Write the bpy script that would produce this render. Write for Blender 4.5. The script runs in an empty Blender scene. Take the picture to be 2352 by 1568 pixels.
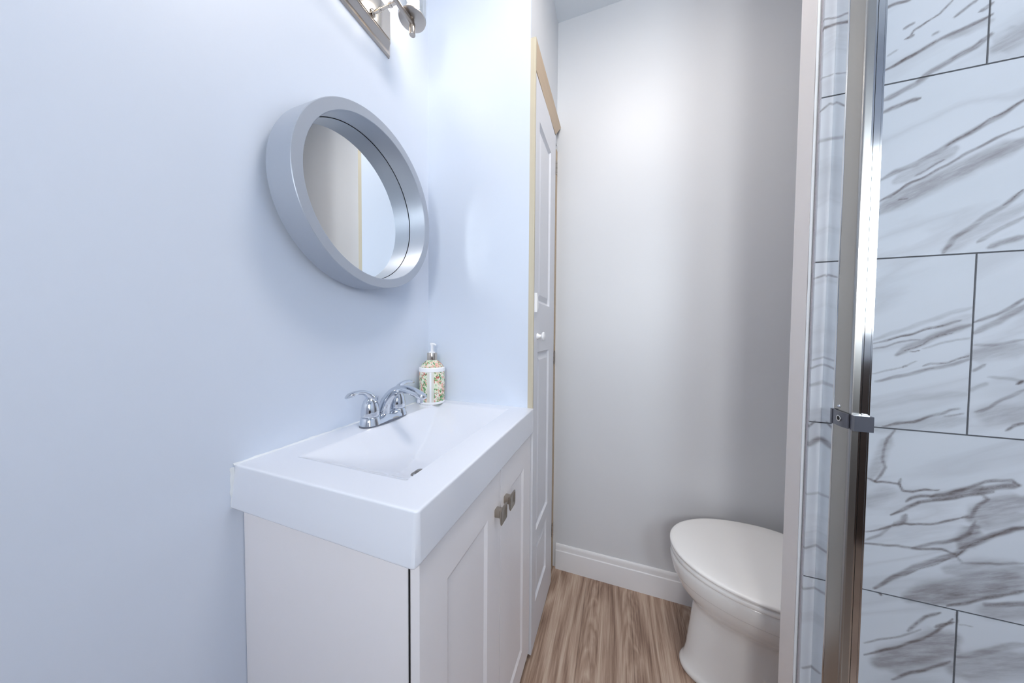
import bpy, bmesh, math, random
import numpy as np
from mathutils import Vector, Matrix, noise as mnoise
random.seed(7)
PI = math.pi
sc = bpy.context.scene
COL = sc.collection

# ------------------------------------------------------------------ camera
CAM = Vector((0.671, 0.0, 1.1279))
cam_d = bpy.data.cameras.new('camera')
cam_d.sensor_width = 36.0
cam_d.lens = 36.0 * 667.34 / 2352
cam_d.clip_start = 0.01
cam = bpy.data.objects.new('camera', cam_d)
COL.objects.link(cam)
_r = Vector((0.94054807, 0.33958097, 0.00735511))
_u = Vector((-0.01694229, 0.02527624, 0.99953693))
_f = Vector((-0.33923781, 0.94023714, -0.02952680))
cam.matrix_world = Matrix(((_r.x, _u.x, -_f.x, CAM.x), (_r.y, _u.y, -_f.y, CAM.y), (_r.z, _u.z, -_f.z, CAM.z), (0, 0, 0, 1)))
sc.camera = cam

# ------------------------------------------------------------------ world, exposure
w = bpy.data.worlds.new('world')
sc.world = w
w.use_nodes = True
nt = w.node_tree
nt.nodes.clear()
wo = nt.nodes.new('ShaderNodeOutputWorld')
wb = nt.nodes.new('ShaderNodeBackground')
wb.inputs['Color'].default_value = (0.62, 0.78, 1.0, 1)
wb.inputs['Strength'].default_value = 1.0
nt.links.new(wb.outputs[0], wo.inputs[0])
vs = sc.view_settings
vs.view_transform = 'Standard'
vs.look = 'None'
vs.gamma = 1.0
vs.use_curve_mapping = False
vs.exposure = 1.0
sc.cycles.max_bounces = 14
sc.cycles.diffuse_bounces = 10
sc.cycles.glossy_bounces = 8
sc.cycles.transmission_bounces = 8
sc.cycles.transparent_max_bounces = 12
sc.cycles.sample_clamp_indirect = 40.0
sc.cycles.blur_glossy = 0.0
sc.cycles.use_denoising = True

BULB_E = 12.0       # emission of the vanity light's bulbs
CEIL_E = 10.2       # emission of the added ceiling light's diffuser
WIN_W = 6.6        # daylight through the assumed window (W)
DOOR_W = 6.8       # daylight through the assumed door's pane (W)

# room plan (metres): X to the right from the left wall, Y away from the camera
YW, W_, YB, ZC = 0.928, 0.393, 1.3663, 2.553
XS, YS, YP = 1.0244, 0.7248, 0.7959
XR, YREAR = 1.95, -1.0
TK = 0.018


def daylight(name, sx, sz, x, z, watts, rgb):
    d = bpy.data.lights.new(name, 'AREA')
    d.shape = 'RECTANGLE'
    d.size, d.size_y = sx, sz
    d.energy = watts
    d.color = rgb
    o = bpy.data.objects.new(name, d)
    o.location = (x, YREAR - 0.055, z)
    o.rotation_euler = (PI / 2, 0, 0)      # shines towards +Y, into the room
    COL.objects.link(o)


daylight('assumed_window_daylight', 0.40, 0.90, 1.40, 1.63, WIN_W, (0.86, 0.93, 1.0))  # area light behind the assumed, unseen window
daylight('assumed_door_daylight', 0.30, 0.46, 0.78, 1.50, DOOR_W, (1.0, 0.98, 0.97))  # area light added behind the assumed door's pane


# ------------------------------------------------------------------ materials
def lin(c):
    return tuple(((v / 255) / 12.92 if v / 255 <= 0.04045 else ((v / 255 + 0.055) / 1.055) ** 2.4) for v in c) + (1,)


def new_mat(name):
    m = bpy.data.materials.new(name)
    m.use_nodes = True
    return m, m.node_tree, m.node_tree.nodes['Principled BSDF']


def N(t, kind, **kw):
    n = t.nodes.new(kind)
    for k, v in kw.items():
        if k in n.inputs:
            n.inputs[k].default_value = v
        else:
            setattr(n, k, v)
    return n


def mat(name, rgb, rough=0.5, metal=0.0, coat=0.0, bump=0.0, bscale=200, var=0.0, vscale=6.0, spec=0.5, stretch=None):
    m, t, b = new_mat(name)
    c = lin(rgb)
    b.inputs['Base Color'].default_value = c
    b.inputs['Roughness'].default_value = rough
    b.inputs['Metallic'].default_value = metal
    b.inputs['Coat Weight'].default_value = coat
    b.inputs['Specular IOR Level'].default_value = spec
    tc = N(t, 'ShaderNodeTexCoord')
    src = tc.outputs['Object']
    if stretch:
        mp = N(t, 'ShaderNodeMapping')
        mp.inputs['Scale'].default_value = stretch
        t.links.new(src, mp.inputs['Vector'])
        src = mp.outputs[0]
    if var:
        nz = N(t, 'ShaderNodeTexNoise', Scale=vscale, Detail=4.0)
        t.links.new(src, nz.inputs['Vector'])
        mx = N(t, 'ShaderNodeMix', data_type='RGBA')
        mx.inputs[6].default_value = tuple(v * (1 - var) for v in c[:3]) + (1,)
        mx.inputs[7].default_value = tuple(min(1, v * (1 + var)) for v in c[:3]) + (1,)
        t.links.new(nz.outputs['Fac'], mx.inputs[0])
        t.links.new(mx.outputs[2], b.inputs['Base Color'])
    if bump:
        nb = N(t, 'ShaderNodeTexNoise', Scale=bscale, Detail=3.0)
        t.links.new(src, nb.inputs['Vector'])
        bp = N(t, 'ShaderNodeBump', Strength=bump, Distance=0.001)
        t.links.new(nb.outputs['Fac'], bp.inputs['Height'])
        t.links.new(bp.outputs[0], b.inputs['Normal'])
    return m


M = {}
M['wall'] = mat('painted_wall', (209, 217, 229), 0.42, bump=0.05, bscale=140, var=0.012, vscale=3)
M['wall_back'] = mat('painted_back_wall', (212, 214, 217), 0.45, bump=0.05, bscale=140, var=0.012, vscale=3)
M['ceiling'] = mat('ceiling_paint', (222, 228, 234), 0.7, bump=0.05)
M['trim'] = mat('white_trim', (226, 225, 226), 0.32, var=0.015, vscale=10)
M['door'] = mat('white_door_paint', (218, 219, 224), 0.38, bump=0.04, bscale=90)
M['cap'] = mat('partition_end_paint', (226, 220, 216), 0.4, bump=0.05, bscale=60, var=0.015)
M['caulk'] = mat('caulk', (226, 230, 232), 0.45, bump=0.25, bscale=260)
M['crack'] = mat('bare_edge', (120, 112, 104), 0.85, var=0.3, vscale=60)
M['tile_edge'] = mat('raw_tile_edge', (176, 172, 176), 0.9, bump=0.4, bscale=500, var=0.25, vscale=320)
M['grout'] = mat('grey_grout', (84, 86, 90), 0.9, bump=0.3, bscale=500, var=0.2, vscale=90)
M['vanity'] = mat('vanity_paint', (236, 233, 234), 0.34, bump=0.03, bscale=120)
M['sinktop'] = mat('cultured_marble', (226, 229, 236), 0.14, coat=0.35)
M['porcelain'] = mat('porcelain', (238, 237, 234), 0.13, coat=0.3)
M['seat'] = mat('seat_plastic', (241, 239, 236), 0.24)
M['chrome'] = mat('chrome', (214, 218, 224), 0.045, 1.0)
M['jamb_satin'] = mat('satin_aluminium', (176, 174, 170), 0.27, 1.0, bump=0.03, bscale=30, stretch=(60, 60, 1))
M['jamb_bright'] = mat('polished_aluminium', (214, 214, 214), 0.10, 1.0, bump=0.02, bscale=30, stretch=(60, 60, 1))
M['jamb_mirror'] = mat('mirror_aluminium', (226, 230, 234), 0.03, 1.0)
M['bracket'] = mat('grey_bracket', (122, 124, 132), 0.32, 0.85)
M['nickel'] = mat('brushed_nickel', (186, 178, 170), 0.3, 1.0, bump=0.04, bscale=40, stretch=(40, 2, 40))
M['nickel_pol'] = mat('polished_nickel', (206, 196, 184), 0.12, 1.0)
M['knob'] = mat('pewter', (172, 164, 153), 0.24, 1.0)
M['drain'] = mat('drain_metal', (150, 146, 140), 0.25, 1.0)
M['dark'] = mat('dark_gap', (20, 19, 19), 0.8)  # near-black: shade painted into gaps, groove and holes; also the mirror's backing
M['mirror_frame'] = mat('silver_grey_frame', (168, 175, 186), 0.36, 0.25, bump=0.03, bscale=300)
M['mirror'] = mat('mirror_glass', (240, 243, 244), 0.0, 1.0)
M['white_plastic'] = mat('white_plastic', (240, 240, 240), 0.3)
M['wood_dark'] = mat('dark_stained_board', (66, 52, 44), 0.5, var=0.25, vscale=8, stretch=(8, 8, 1))


def wood_mat(name, a, bcol, stretch):
    m, t, b = new_mat(name)
    tc = N(t, 'ShaderNodeTexCoord')
    mp = N(t, 'ShaderNodeMapping')
    mp.inputs['Scale'].default_value = stretch
    nz = N(t, 'ShaderNodeTexNoise', Scale=1.0, Detail=6.0, Roughness=0.6)
    cr = N(t, 'ShaderNodeMix', data_type='RGBA')
    cr.inputs[6].default_value = lin(a)
    cr.inputs[7].default_value = lin(bcol)
    t.links.new(tc.outputs['Object'], mp.inputs['Vector'])
    t.links.new(mp.outputs[0], nz.inputs['Vector'])
    t.links.new(nz.outputs['Fac'], cr.inputs[0])
    t.links.new(cr.outputs[2], b.inputs['Base Color'])
    b.inputs['Roughness'].default_value = 0.6
    return m


M['pine'] = wood_mat('bare_pine', (182, 170, 146), (204, 197, 176), (120, 120, 4))
M['pine_head'] = wood_mat('bare_pine_head', (176, 154, 130), (198, 178, 152), (120, 5, 120))


def floor_mat():
    m, t, b = new_mat('wood_floor')
    tc = N(t, 'ShaderNodeTexCoord')
    L = t.links.new
    # cathedral grain: bands of a stretched, bent noise field
    mp = N(t, 'ShaderNodeMapping')
    mp.inputs['Location'].default_value = (0.37, 0.2, 0)
    mp.inputs['Scale'].default_value = (9.0, 1.0, 1)
    nz = N(t, 'ShaderNodeTexNoise', Scale=1.0, Detail=1.5, Roughness=0.5, Distortion=0.7)
    L(tc.outputs['Object'], mp.inputs['Vector'])
    L(mp.outputs[0], nz.inputs['Vector'])
    ml = N(t, 'ShaderNodeMath', operation='MULTIPLY')
    ml.inputs[1].default_value = 12.0
    L(nz.outputs['Fac'], ml.inputs[0])
    fr = N(t, 'ShaderNodeMath', operation='PINGPONG')
    fr.inputs[1].default_value = 1.0
    L(ml.outputs[0], fr.inputs[0])
    # fine fibres
    mp2 = N(t, 'ShaderNodeMapping')
    mp2.inputs['Scale'].default_value = (190, 6, 1)
    nf = N(t, 'ShaderNodeTexNoise', Scale=1.0, Detail=6.0, Roughness=0.65)
    L(tc.outputs['Object'], mp2.inputs['Vector'])
    L(mp2.outputs[0], nf.inputs['Vector'])
    # broad tone
    mp3 = N(t, 'ShaderNodeMapping')
    mp3.inputs['Scale'].default_value = (20, 1.6, 1)
    nb = N(t, 'ShaderNodeTexNoise', Scale=1.0, Detail=3.0)
    L(tc.outputs['Object'], mp3.inputs['Vector'])
    L(mp3.outputs[0], nb.inputs['Vector'])
    a1 = N(t, 'ShaderNodeMix', data_type='FLOAT')
    a1.inputs[0].default_value = 0.55
    nr = N(t, 'ShaderNodeMapRange')
    nr.inputs['From Min'].default_value = 0.28
    nr.inputs['From Max'].default_value = 0.72
    L(nf.outputs['Fac'], nr.inputs[0])
    L(nr.outputs[0], a1.inputs[3])
    sx = N(t, 'ShaderNodeSeparateXYZ')
    L(tc.outputs['Object'], sx.inputs[0])
    def mt(op, a, b_=None):
        n_ = N(t, 'ShaderNodeMath', operation=op)
        for k_, v_ in ((0, a), (1, b_)):
            if v_ is None:
                continue
            if isinstance(v_, (int, float)):
                n_.inputs[k_].default_value = v_
            else:
                L(v_, n_.inputs[k_])
        return n_.outputs[0]
    mp4 = N(t, 'ShaderNodeMapping')
    mp4.inputs['Scale'].default_value = (16, 7, 1)
    n4 = N(t, 'ShaderNodeTexNoise', Scale=1.0, Detail=3.0)
    L(tc.outputs['Object'], mp4.inputs['Vector'])
    L(mp4.outputs[0], n4.inputs['Vector'])
    wobble = mt('SUBTRACT', n4.outputs['Fac'], 0.5)
    fig = fr.outputs[0]
    for x0_, hw_, fq in ((0.598, 0.036, 21.0), (0.735, 0.042, 17.0), (0.95, 0.04, 19.0), (0.31, 0.04, 15.0)):
        d_ = mt('DIVIDE', mt('ADD', mt('SUBTRACT', sx.outputs['X'], x0_), mt('MULTIPLY', wobble, 0.03)), hw_)
        d2 = mt('MULTIPLY', d_, d_)
        u_ = mt('ADD', mt('ADD', mt('MULTIPLY', sx.outputs['Y'], fq), mt('MULTIPLY', d2, 5.0)), mt('MULTIPLY', wobble, 6.5))
        band = mt('PINGPONG', u_, 1.0)
        mask = mt('MULTIPLY', mt('MAXIMUM', mt('SUBTRACT', 1.0, d2), 0.0), 0.62)
        mm = N(t, 'ShaderNodeMix', data_type='FLOAT')
        L(mask, mm.inputs[0])
        L(fig, mm.inputs[2])
        L(band, mm.inputs[3])
        fig = mm.outputs[0]
    L(fig, a1.inputs[2])
    a2 = N(t, 'ShaderNodeMix', data_type='FLOAT')
    a2.inputs[0].default_value = 0.42
    L(a1.outputs[0], a2.inputs[2])
    L(nb.outputs['Fac'], a2.inputs[3])
    rp = N(t, 'ShaderNodeValToRGB')
    e = rp.color_ramp.elements
    e[0].position, e[0].color = 0.24, lin((104, 80, 66))
    e[1].position, e[1].color = 0.74, lin((200, 181, 163))
    k = rp.color_ramp.elements.new(0.40)
    k.color = lin((144, 118, 101))
    k = rp.color_ramp.elements.new(0.55)
    k.color = lin((175, 150, 131))
    L(a2.outputs[0], rp.inputs[0])
    # plank seams
    md = N(t, 'ShaderNodeMath', operation='PINGPONG')
    md.inputs[1].default_value = 0.0925
    ad = N(t, 'ShaderNodeMath', operation='ADD')
    ad.inputs[1].default_value = -0.745
    L(sx.outputs['X'], ad.inputs[0])
    L(ad.outputs[0], md.inputs[0])
    lt = N(t, 'ShaderNodeMath', operation='LESS_THAN')
    lt.inputs[1].default_value = 0.0009
    L(md.outputs[0], lt.inputs[0])
    mx = N(t, 'ShaderNodeMix', data_type='RGBA')
    mx.inputs[7].default_value = lin((92, 72, 60))
    lm = N(t, 'ShaderNodeMath', operation='MULTIPLY')
    lm.inputs[1].default_value = 0.55
    L(lt.outputs[0], lm.inputs[0])
    L(lm.outputs[0], mx.inputs[0])
    L(rp.outputs[0], mx.inputs[6])
    L(mx.outputs[2], b.inputs['Base Color'])
    b.inputs['Roughness'].default_value = 0.42
    bp = N(t, 'ShaderNodeBump', Strength=0.15, Distance=0.001)
    L(nf.outputs['Fac'], bp.inputs['Height'])
    L(bp.outputs[0], b.inputs['Normal'])
    return m


M['floor'] = floor_mat()


def tile_mat():
    m, t, b = new_mat('marble_tile')
    L = t.links.new
    tc = N(t, 'ShaderNodeTexCoord')
    at = N(t, 'ShaderNodeAttribute', attribute_name='veins')
    sp = N(t, 'ShaderNodeSeparateColor')
    L(at.outputs['Color'], sp.inputs[0])
    ao = N(t, 'ShaderNodeAttribute', attribute_name='offset')
    va = N(t, 'ShaderNodeVectorMath', operation='ADD')
    L(tc.outputs['Object'], va.inputs[0])
    L(ao.outputs['Vector'], va.inputs[1])
    mp = N(t, 'ShaderNodeMapping')
    mp.inputs['Rotation'].default_value = (0, math.radians(25), 0)
    L(va.outputs[0], mp.inputs['Vector'])
    st = N(t, 'ShaderNodeMapping')
    st.inputs['Scale'].default_value = (3.0, 1, 16.0)
    L(mp.outputs[0], st.inputs['Vector'])
    # procedural veins away from the described ones
    nv = N(t, 'ShaderNodeTexNoise', Scale=0.55, Detail=5.0, Distortion=0.6)
    L(st.outputs[0], nv.inputs['Vector'])
    su = N(t, 'ShaderNodeMath', operation='SUBTRACT')
    su.inputs[1].default_value = 0.5
    L(nv.outputs['Fac'], su.inputs[0])
    ab = N(t, 'ShaderNodeMath', operation='ABSOLUTE')
    L(su.outputs[0], ab.inputs[0])
    mr = N(t, 'ShaderNodeMapRange')
    mr.inputs['From Min'].default_value = 0.0
    mr.inputs['From Max'].default_value = 0.055
    mr.inputs['To Min'].default_value = 0.55
    mr.inputs['To Max'].default_value = 0.0
    L(ab.outputs[0], mr.inputs[0])
    pv = N(t, 'ShaderNodeMath', operation='MULTIPLY')
    L(mr.outputs[0], pv.inputs[0])
    L(sp.outputs['Blue'], pv.inputs[1])
    # streaky breakup along the veins
    nb = N(t, 'ShaderNodeTexNoise', Scale=9.0, Detail=6.0, Roughness=0.65)
    L(st.outputs[0], nb.inputs['Vector'])
    br = N(t, 'ShaderNodeMapRange')
    br.inputs['From Min'].default_value = 0.3
    br.inputs['From Max'].default_value = 0.62
    br.inputs['To Min'].default_value = 0.55
    br.inputs['To Max'].default_value = 1.25
    L(nb.outputs['Fac'], br.inputs[0])
    gm = N(t, 'ShaderNodeMath', operation='MULTIPLY')
    L(sp.outputs['Red'], gm.inputs[0])
    L(br.outputs[0], gm.inputs[1])
    ga = N(t, 'ShaderNodeMath', operation='ADD', use_clamp=True)
    L(gm.outputs[0], ga.inputs[0])
    L(pv.outputs[0], ga.inputs[1])
    nd = N(t, 'ShaderNodeTexNoise', Scale=170.0, Detail=4.0, Roughness=0.7)
    L(va.outputs[0], nd.inputs['Vector'])
    dr = N(t, 'ShaderNodeMapRange')
    dr.inputs['From Min'].default_value = 0.4
    dr.inputs['From Max'].default_value = 0.6
    dr.inputs['To Min'].default_value = 0.15
    dr.inputs['To Max'].default_value = 1.35
    L(nd.outputs['Fac'], dr.inputs[0])
    dm = N(t, 'ShaderNodeMath', operation='MULTIPLY', use_clamp=True)
    L(sp.outputs['Green'], dm.inputs[0])
    L(dr.outputs[0], dm.inputs[1])
    # base cloudiness
    nc = N(t, 'ShaderNodeTexNoise', Scale=0.8, Detail=3.0)
    L(st.outputs[0], nc.inputs['Vector'])
    m0 = N(t, 'ShaderNodeMix', data_type='RGBA')
    m0.inputs[6].default_value = lin((194, 198, 204))
    m0.inputs[7].default_value = lin((180, 186, 192))
    L(nc.outputs['Fac'], m0.inputs[0])
    m1 = N(t, 'ShaderNodeMix', data_type='RGBA')
    m1.inputs[7].default_value = lin((104, 98, 99))
    L(m0.outputs[2], m1.inputs[6])
    L(ga.outputs[0], m1.inputs[0])
    m2 = N(t, 'ShaderNodeMix', data_type='RGBA')
    m2.inputs[7].default_value = lin((72, 60, 54))
    L(m1.outputs[2], m2.inputs[6])
    L(dm.outputs[0], m2.inputs[0])
    L(m2.outputs[2], b.inputs['Base Color'])
    b.inputs['Roughness'].default_value = 0.3
    return m


M['tile'] = tile_mat()


def floral_mat():
    """Cream bottle paper with pink blossoms, green leaves and a pale stripe down the middle."""
    m, t, b = new_mat('floral_paper')
    L = t.links.new
    tc = N(t, 'ShaderNodeTexCoord')
    def blobs(scale, thr, off):
        mp = N(t, 'ShaderNodeMapping')
        mp.inputs['Location'].default_value = off
        L(tc.outputs['Object'], mp.inputs['Vector'])
        ns = N(t, 'ShaderNodeTexNoise', Scale=scale, Detail=1.0, Distortion=0.9)
        L(mp.outputs[0], ns.inputs['Vector'])
        g = N(t, 'ShaderNodeMapRange')
        g.inputs['From Min'].default_value = thr
        g.inputs['From Max'].default_value = thr + 0.03
        L(ns.outputs['Fac'], g.inputs[0])
        return g.outputs[0]
    prev = None
    for scale, thr, off, rgb in ((40, 0.52, (0, 0, 0), (222, 232, 204)), (58, 0.54, (3, 1, 2), (232, 182, 162)), (80, 0.58, (7, 4, 1), (118, 170, 110)), (90, 0.62, (1, 8, 5), (190, 112, 96)), (120, 0.61, (5, 2, 9), (80, 138, 88))):
        mx = N(t, 'ShaderNodeMix', data_type='RGBA')
        L(blobs(scale, thr, off), mx.inputs[0])
        if prev is None:
            mx.inputs[6].default_value = lin((236, 228, 210))
        else:
            L(prev, mx.inputs[6])
        mx.inputs[7].default_value = lin(rgb)
        prev = mx.outputs[2]
    L(prev, b.inputs['Base Color'])
    b.inputs['Roughness'].default_value = 0.25
    return m


M['floral'] = floral_mat()
M['stripe'] = mat('bottle_stripe', (216, 214, 202), 0.35)


def glass_mat():
    m, t, b = new_mat('clear_glass')
    t.nodes.remove(b)
    out = t.nodes['Material Output']
    tr = N(t, 'ShaderNodeBsdfTransparent')
    tr.inputs[0].default_value = (0.97, 0.98, 0.98, 1)
    gl = N(t, 'ShaderNodeBsdfGlossy')
    gl.inputs['Roughness'].default_value = 0.02
    lw = N(t, 'ShaderNodeLayerWeight')
    lw.inputs[0].default_value = 0.35
    mx = N(t, 'ShaderNodeMixShader')
    t.links.new(lw.outputs['Facing'], mx.inputs[0])
    t.links.new(tr.outputs[0], mx.inputs[1])
    t.links.new(gl.outputs[0], mx.inputs[2])
    t.links.new(mx.outputs[0], out.inputs[0])
    return m


M['glass'] = glass_mat()


def emit_mat(name, rgb, s):
    m, t, b = new_mat(name)
    b.inputs['Base Color'].default_value = lin(rgb)
    b.inputs['Emission Color'].default_value = lin(rgb)
    b.inputs['Emission Strength'].default_value = s
    return m


M['bulb'] = emit_mat('lit_bulb', (255, 246, 236), BULB_E)
M['added_ceil_lamp'] = emit_mat('lit_diffuser', (255, 247, 240), CEIL_E)


# ------------------------------------------------------------------ mesh helpers
def bm_box(bm, a, b, taper=None):
    a, b = Vector(a), Vector(b)
    vs_ = [bm.verts.new((x, y, z)) for x in (a.x, b.x) for y in (a.y, b.y) for z in (a.z, b.z)]
    for f in ((0, 1, 3, 2), (4, 6, 7, 5), (0, 4, 5, 1), (2, 3, 7, 6), (0, 2, 6, 4), (1, 5, 7, 3)):
        bm.faces.new([vs_[i] for i in f])
    return vs_


def bevel(bm, w_, seg=2, ang=30):
    es = [e for e in bm.edges if len(e.link_faces) == 2 and e.calc_face_angle(0) > math.radians(ang)]
    bmesh.ops.bevel(bm, geom=es, offset=w_, segments=seg, affect='EDGES', profile=0.5)


def link(name, bm, m, parent=None, smooth=True, ang=35):
    bmesh.ops.recalc_face_normals(bm, faces=bm.faces)
    me = bpy.data.meshes.new(name)
    bm.to_mesh(me)
    bm.free()
    for mm in (m if isinstance(m, (list, tuple)) else [m]):
        me.materials.append(mm)
    if smooth:
        for p in me.polygons:
            p.use_smooth = True
        me.set_sharp_from_angle(angle=math.radians(ang))
    o = bpy.data.objects.new(name, me)
    COL.objects.link(o)
    if parent:
        o.parent = parent
        o.matrix_parent_inverse = parent.matrix_world.inverted() if False else Matrix.Translation(-parent.location)
    return o


def box(name, a, b, m, parent=None, bev=0.0, seg=2):
    bm = bmesh.new()
    bm_box(bm, a, b)
    if bev:
        bevel(bm, bev, seg)
    return link(name, bm, m, parent, smooth=bev > 0)


def lathe(bm, prof, c, n=40, axis='z', cap=True):
    """prof: (radius, height) pairs, revolved about an axis through c."""
    rings = []
    for r, h in prof:
        ring = []
        for i in range(n):
            a = 2 * PI * i / n
            x, y = r * math.cos(a), r * math.sin(a)
            v = {'z': (x, y, h), 'x': (h, x, y), 'y': (x, h, y)}[axis]
            ring.append(bm.verts.new(Vector(c) + Vector(v)))
        rings.append(ring)
    for a, b in zip(rings, rings[1:]):
        for i in range(n):
            bm.faces.new((a[i], a[(i + 1) % n], b[(i + 1) % n], b[i]))
    if cap:
        bm.faces.new(rings[0][::-1])
        bm.faces.new(rings[-1])
    return rings


def loft(bm, rings, cap=True, closed=True):
    R_ = [[bm.verts.new(p) for p in r] for r in rings]
    n = len(R_[0])
    for a, b in zip(R_, R_[1:]):
        for i in range(n if closed else n - 1):
            bm.faces.new((a[i], a[(i + 1) % n], b[(i + 1) % n], b[i]))
    if cap:
        bm.faces.new(R_[0][::-1])
        bm.faces.new(R_[-1])
    return R_


def sweep(bm, path, sections, up=Vector((0, 1, 0)), n=20):
    """path points with (half width, half height, squareness) sections; 'up' is the width direction."""
    rings = []
    P_ = [Vector(p) for p in path]
    for i, p in enumerate(P_):
        tg = (P_[min(i + 1, len(P_) - 1)] - P_[max(i - 1, 0)]).normalized()
        wv = (up - tg * up.dot(tg)).normalized()
        hv = tg.cross(wv).normalized()
        a, b, sq = sections[i]
        ring = []
        for k in range(n):
            th = 2 * PI * k / n
            cx, sx = math.cos(th), math.sin(th)
            e = 2.0 / sq
            x = math.copysign(abs(cx) ** e, cx) * a
            y = math.copysign(abs(sx) ** e, sx) * b
            ring.append(p + wv * x + hv * y)
        rings.append(ring)
    loft(bm, rings)


def spline(pts, n):
    """Catmull-Rom through tuples."""
    out = []
    P_ = [np.array(p, float) for p in pts]
    P_ = [2 * P_[0] - P_[1]] + P_ + [2 * P_[-1] - P_[-2]]
    segs = len(P_) - 3
    for k in range(n):
        u = k / (n - 1) * segs
        i = min(int(u), segs - 1)
        t = u - i
        a, b, c, d = P_[i:i + 4]
        out.append(0.5 * ((2 * b) + (c - a) * t + (2 * a - 5 * b + 4 * c - d) * t * t + (3 * b - a - 3 * c + d) * t ** 3))
    return out


def tag(o, label=None, cat=None, group=None, kind=None):
    if label:
        o['label'] = label
    if cat:
        o['category'] = cat
    if group:
        o['group'] = group
    if kind:
        o['kind'] = kind
    return o


def thing(name, label, cat, loc, group=None):
    o = bpy.data.objects.new(name, None)
    o.empty_display_size = 0.05
    o.location = loc
    COL.objects.link(o)
    return tag(o, label, cat, group)


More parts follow.
